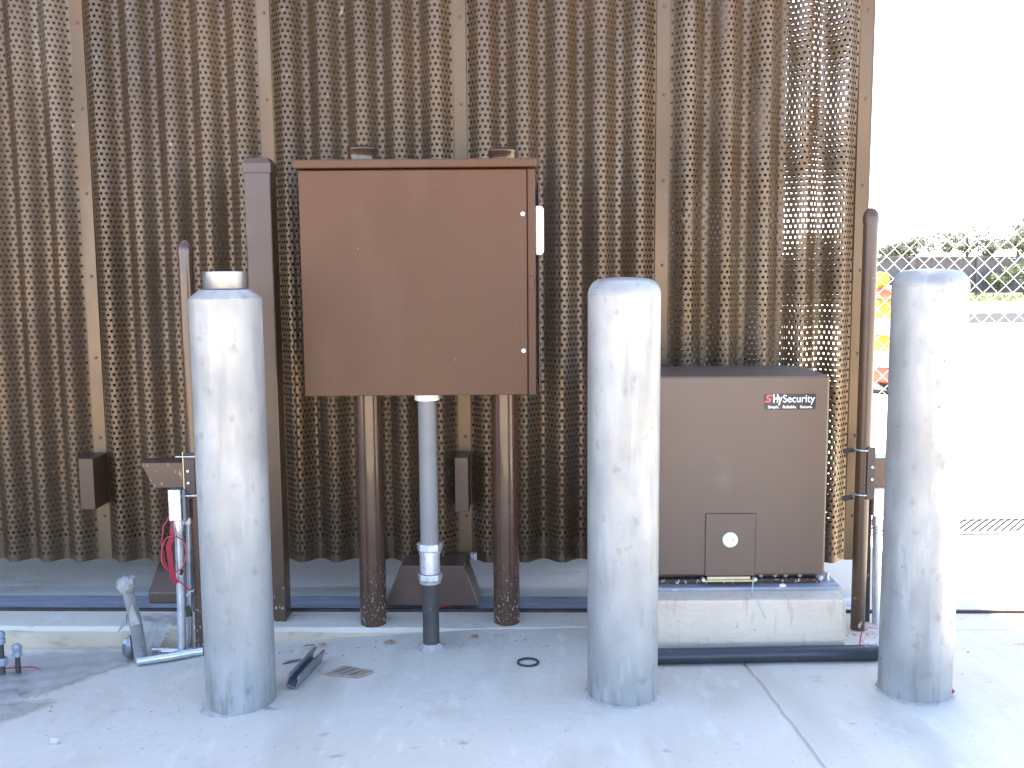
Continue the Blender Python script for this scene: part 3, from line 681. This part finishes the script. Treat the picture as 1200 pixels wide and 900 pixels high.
def slabpiece(name, pts, th, mt, label, cat, tilt=0):
    b = MB(); n = len(pts)
    z = [ground_z(x, y) + .0012 + tilt * i for i, (x, y) in enumerate(pts)]
    b.v = [(x, y, z[i]) for i, (x, y) in enumerate(pts)] + [(x, y, z[i] + th) for i, (x, y) in enumerate(pts)]
    b.f = [tuple(reversed(range(n))), tuple(range(n, 2 * n))] + [(i, (i + 1) % n, (i + 1) % n + n, i + n) for i in range(n)]
    return b.thing(name, mt, label, cat, (pts[0][0], pts[0][1], z[0]))
cbd = slabpiece('cardboard', [(-.490, 2.474), (-.395, 2.438), (-.362, 2.466), (-.448, 2.512)], .004, 'cardboard', 'flat scrap of brown cardboard on the concrete', 'cardboard', .001)
for k in range(3):
    t = .25 + .24 * k
    ax, ay = -.490 + .095 * t, 2.474 - .036 * t; bx, by = -.448 + .086 * t, 2.512 - .046 * t
    zz = ground_z(-.43, 2.47) + .0085
    o = MB().tube([(ax, ay, zz), (bx, by, zz)], .0009, 5).part('crease', 'rusty', cbd)
slabpiece('metal_offcut', [(-.622, 2.570), (-.585, 2.583), (-.578, 2.595), (-.610, 2.590)], .003, 'greysteel', 'tiny flat grey metal offcut near the strut channel', 'offcut')
rn = MB(); n = 40
rn_pts = [(.036 + .0265 * math.cos(2 * math.pi * k / n), 2.487 + .0250 * math.sin(2 * math.pi * k / n), .000) for k in range(n + 1)]
rn.tube(rn_pts, .0026, 8, cap=False).thing('rubber_ring', 'rubber', 'thin dark rubber ring lying flat on the concrete', 'ring', (.036, 2.487, -.004), smooth=60)
MB().tube([(-.512, 2.500, -.022), (-.505, 2.488, -.020), (-.495, 2.482, -.022), (-.486, 2.488, -.022)], .0016, 6).thing('string', 'paper', 'short pale string between strut channel and cardboard', 'string', (-.50, 2.488, -.025), smooth=60)
def pebble(x, y, r, mt, nm, label, cat, seed, flat=.6):
    rg = random.Random(seed); z0 = ground_z(x, y) if y < 2.72 else 0
    b = MB(); n = 8
    for j in range(5):
        ph = math.pi * (j + .35) / 4.7
        for k in range(n):
            a = 2 * math.pi * k / n; dd = rg.uniform(.7, 1.2)
            b.v.append((x + r * dd * math.sin(ph) * math.cos(a) * 1.3, y + r * dd * math.sin(ph) * math.sin(a), z0 + r * flat * (.8 + dd * math.cos(ph))))
    for j in range(4):
        for k in range(n): b.f.append((j * n + k, j * n + (k + 1) % n, (j + 1) * n + (k + 1) % n, (j + 1) * n + k))
    b.f += [tuple(range(n)), tuple(4 * n + k for k in reversed(range(n)))]
    return b.thing(nm, mt, label, cat, (x, y, z0), smooth=40) if nm else b
pebble(-1.063, 2.190, .009, 'stone', 'pebble', 'pale pebble alone on concrete at lower left', 'pebble', 41, 1.0)
leaves = ((-.570, 2.672, .012, 'orange dry leaf at curb just right of leftmost bollard'), (-.535, 2.680, .009, 'small brown leaf at curb below square post'),
          (-.348, 2.668, .014, 'red-brown dry leaf at curb left of black riser'), (-.110, 2.668, .010, 'reddish leaf on slab edge right of black riser'))
for k, (lx, ly, lr, lab) in enumerate(leaves):
    rg = random.Random(50 + k); b = MB(); n = 9; z = max(ground_z(lx, ly), -.03) + .004
    b.v = [(lx, ly, z + .003)] + [(lx + 1.5 * lr * math.cos(2 * math.pi * q / n) * rg.uniform(.6, 1), ly + lr * .7 * math.sin(2 * math.pi * q / n) * rg.uniform(.6, 1), z + rg.uniform(-.002, .007)) for q in range(n)]
    b.f = [(0, 1 + q, 1 + (q + 1) % n) for q in range(n)]
    b.thing('dry_leaf', 'leaf', lab, 'leaf', (lx, ly, z), smooth=60)
# uncountable grit
gr = MB(); rg = random.Random(77)
def grit(x, y, r):
    z0 = ground_z(x, y)
    vv = []
    for k in range(5):
        a = 2 * math.pi * k / 5 + rg.uniform(-.3, .3); vv.append((x + r * math.cos(a) * rg.uniform(.6, 1.5), y + r * math.sin(a), z0 - .0005))
    vv.append((x, y, z0 + r * rg.uniform(.5, 1.0)))
    gr.add(vv, [(k, (k + 1) % 5, 5) for k in range(5)])
for k in range(150): grit(rg.uniform(-1.5, 1.5), rg.uniform(1.85, 2.72), rg.choice((.0012, .0016, .002, .003)))
for k in range(70): grit(rg.gauss(-.10, .12), rg.gauss(2.64, .03), rg.choice((.0016, .002, .003, .0045)))
for k in range(60): grit(rg.gauss(-.45, .2), min(2.70, rg.gauss(2.66, .03)), rg.choice((.0016, .002, .003, .004)))
for k in range(120): grit(rg.gauss(-1.33, .09), rg.gauss(2.50, .07), rg.choice((.002, .003, .004, .006)))
for k in range(45): grit(rg.gauss(-1.36, .05), rg.gauss(2.53, .05), rg.choice((.006, .008, .011)))
for k in range(50): grit(rg.gauss(.95, .06), rg.gauss(2.64, .03), rg.choice((.002, .003, .004)))
gr.thing('grit', 'bits', 'fine grit and crumbs scattered over the concrete', 'grit', (0, 0, 0), kind='stuff', fixn=False)

# ================================================================== beyond the gate, right side
td = root('trench_drain', (2.2, 3.8, 0), 'grey trench drain grate across the sunlit driveway', 'drain')
MB().box(1.05, 4.2, 3.70, 3.90, -.10, -.001).part('channel', 'gratebase', td)
for y in (3.695, 3.895): MB().box(1.05, 4.2, y, y + .012, -.06, .006).part('edge_bar', 'greysteel', td)
bar_me = None
for k in range(104):
    x = 1.06 + .029 * k
    if bar_me is None:
        b = MB(); b.prism([(0, 3.708), (.013, 3.708), (.163, 3.894), (.150, 3.894)], 'z', -.03, .004); bar_me = b.mesh('grate_bar', 'grate', ORG[td.name])
    o = bpy.data.objects.new('grate_bar', bar_me); COL.objects.link(o); o.parent = td; o.location = (x, 0, 0)
# chain-link fence
fy = 5.0
fe = root('chain_link_fence', (2.9, fy, 0), 'low galvanised chain-link fence seen right of the gate', 'fence')
wm = MB(); pw, ph_ = .075, .075; x = 1.16
while x < 7.0:
    pts = []; nz = int(1.17 / (ph_ / 2))
    for k in range(nz + 1):
        pts.append((x + (pw * .5 + .002 if k % 2 else -.002), fy + (.003 if k % 2 else -.003), .05 + k * ph_ / 2))
    wm.tube(pts, .0019, 6); x += pw * .5 + 0
    pts = []
    for k in range(nz + 1):
        pts.append((x + (-.002 if k % 2 else pw * .5 + .002), fy + (-.003 if k % 2 else .003), .05 + k * ph_ / 2))
    x += pw * .5
    wm.tube(pts, .0019, 6)
MM = M; MM['fencewire'] = mat('galvanised_wire', (.82, .83, .83), None, rough=.5, metal=.0)
o = wm.part('wire_mesh', 'fencewire', fe); o['kind'] = 'stuff'
for xx in (1.16, 3.35, 5.2, 7.0):
    b = MB().lathe(xx, fy + .03, [(.024, -.02), (.024, 1.24), (.020, 1.255), (.006, 1.262)], 16)
    b.part('fence_post', 'fencewire', fe, smooth=40)
for zz in (.055, 1.215): MB().tube([(1.16, fy, zz), (7.0, fy, zz)], .0022, 5).part('tension_wire', 'fencewire', fe)

# traffic drum with a warning light
dx, dy = 3.20, 8.15
dm = root('traffic_drum', (dx, dy, 0), 'striped orange traffic drum with amber lamp behind chain-link fence', 'traffic drum')
MB().lathe(dx, dy, [(.36, 0), (.36, .03), (.30, .06), (.29, .075)], 36).part('base', 'rubber', dm, smooth=40)
bands = [(.06, .20, 'redband'), (.20, .335, 'reflwhite'), (.335, .46, 'orange'), (.46, .60, 'reflwhite'), (.60, .745, 'orange'), (.745, .835, 'redband')]
for k, (z0, z1, mt) in enumerate(bands):
    ra, rb = .275 - .06 * z0, .275 - .06 * z1
    MB().lathe(dx, dy, [(ra - .006, z0 + .001), (ra, z0 + .008), (rb, z1 - .008), (rb - .006, z1 - .001)], 36).part('band', mt, dm, smooth=50)
MB().lathe(dx, dy, [(.22, .835), (.20, .85), (.05, .855)], 36).part('lid', 'orange', dm, smooth=40)
lpn = MB(); n = 24
for yy, r_ in ((-.030, .050), (-.025, .062), (.025, .062), (.030, .050)):
    for k in range(n): a = 2 * math.pi * k / n; lpn.v.append((dx - .19 + r_ * math.cos(a), dy + yy, .905 + r_ * math.sin(a)))
for j in range(3):
    for k in range(n): lpn.f.append((j * n + k, j * n + (k + 1) % n, (j + 1) * n + (k + 1) % n, (j + 1) * n + k))
lpn.f += [tuple(range(n)), tuple(3 * n + k for k in range(n))]
lpn.part('warning_lamp', 'amber', dm, smooth=40)

# far side of the road: dark board fence
ff = root('board_fence', (14, 31.8, .1), 'dark brown board fence across the road beneath trees', 'fence')
brd = MB().box(-.07, .07, -.012, .012, 0, 1.12).mesh('board', 'boards')
k = 0
for i in range(150):
    x = 4.0 + i * .146
    o = linked(brd, 'board', ff, (x - 14, 0, .03), (1, 1, .97 + .04 * random.random()))
for x in (4, 6.9, 9.8, 12.7, 14.8, 17.7, 20.6, 23.5, 25.8):
    MB().box(x - .09, x + .09, 31.68, 31.79, .05, 1.30).part('fence_post', 'boards', ff)
MB().box(3.9, 26, 31.70, 31.84, 1.225, 1.29).part('top_rail', 'coping', ff)
# grass verge blades in front of the board fence
gv = MB(); rg = random.Random(91)
for k in range(5200):
    x = rg.uniform(5, 24); y = rg.uniform(27.0, 31.6); h = rg.uniform(.05, .22); a = rg.uniform(0, 3.14); wd = .02
    gv.add([(x - wd * math.cos(a), y - wd * math.sin(a), .02), (x + wd * math.cos(a), y + wd * math.sin(a), .02), (x + rg.uniform(-.06, .06), y + rg.uniform(-.06, .06), .02 + h)], [(0, 1, 2)])
gv.thing('grass_verge', 'grass', 'green grass verge at the foot of far board fence', 'grass', (14, 29, .1), kind='stuff', fixn=False)
# trees and shrubs
def leafcloud(blobs, n, size, seed):
    rg = random.Random(seed); b = MB()
    for k in range(n):
        cx, cy, cz, rx, rz = rg.choice(blobs)
        while True:
            p = Vector((rg.uniform(-1, 1), rg.uniform(-1, 1), rg.uniform(-1, 1)))
            if .25 < p.length < 1: break
        p = Vector((cx + p.x * rx, cy + p.y * rx, cz + p.z * rz))
        a = Vector((rg.uniform(-1, 1), rg.uniform(-1, 1), rg.uniform(-1, 1))).normalized(); c_ = a.orthogonal().normalized(); s_ = size * rg.uniform(.6, 1.4)
        b.add([p - a * s_, p + c_ * s_ * .45, p + a * s_, p - c_ * s_ * .45], [(0, 1, 2, 3)])
    return b
TREES = [(10.5, 46, 2.7, 'sparse tree seen dimly through the gate mesh', 0), (13.8, 44, 2.9, 'leafy tree seen through the gate sheet near its end', 0),
         (16.9, 45, 2.1, 'lowest pale tree above board fence next to thin post', 0), (18.6, 47, 2.55, 'low rounded tree above board fence, over the rightmost bollard top', 0),
         (20.9, 46, 3.1, 'tree above board fence, just right of rightmost bollard', 0), (22.2, 44, 3.35, 'tallest tree above board fence near the right picture edge', 0), (24.2, 47, 3.2, 'tree cut by the right picture edge', 0)]
for k, (tx, ty, th, lab, kk) in enumerate(TREES):
    rg = random.Random(200 + k)
    t = root('tree', (tx, ty, .1), lab, 'tree', 'trees beyond the board fence')
    tk = MB(); tk.tube([(tx, ty, 0), (tx + .05, ty, th * .3), (tx + rg.uniform(-.1, .1), ty, th * .55), (tx, ty, th * .85)], [.12, .09, .06, .02], 8)
    for q in range(6):
        a = rg.uniform(0, 6.28); z = th * rg.uniform(.3, .6); tk.tube([(tx, ty, z), (tx + .5 * math.cos(a), ty + .5 * math.sin(a), z + .35), (tx + .85 * math.cos(a), ty + .85 * math.sin(a), z + .65)], [.045, .03, .01], 5)
    tk.part('trunk', 'bark', t, smooth=60)
    blobs = [(tx + rg.gauss(0, .55), ty + rg.gauss(0, .5), th * rg.uniform(.45, .86), rg.uniform(.25, .5), rg.uniform(.18, .36)) for _ in range(13)]
    leafcloud(blobs, 2600, .08, 300 + k).part('crown', 'foliage', t, fixn=False)
SHR = [(10.6, 31.2, .55, 'shrub before board fence glimpsed through gate mesh'), (13.15, 31.3, .62, 'bush before board fence left of rightmost bollard'), (15.2, 31.2, .7, 'bush before board fence just right of rightmost bollard'),
       (16.0, 31.2, 1.0, 'taller green bush before board fence at right picture edge'), (17.1, 31.3, .8, 'bush before board fence cut by the picture edge')]
for k, (tx, ty, th, lab) in enumerate(SHR):
    rg = random.Random(400 + k)
    t = root('shrub', (tx, ty, .1), lab, 'shrub', 'shrubs along the board fence')
    MB().tube([(tx, ty, .08), (tx, ty, .1 + th * .6)], [.03, .01], 6).part('stem', 'bark', t)
    blobs = [(tx + rg.gauss(0, .28), ty + rg.gauss(0, .1), .1 + th * rg.uniform(.25, .85), rg.uniform(.14, .26), rg.uniform(.12, .2)) for _ in range(7)]
    leafcloud(blobs, 500, .05, 500 + k).part('foliage', 'foliage2', t, fixn=False)
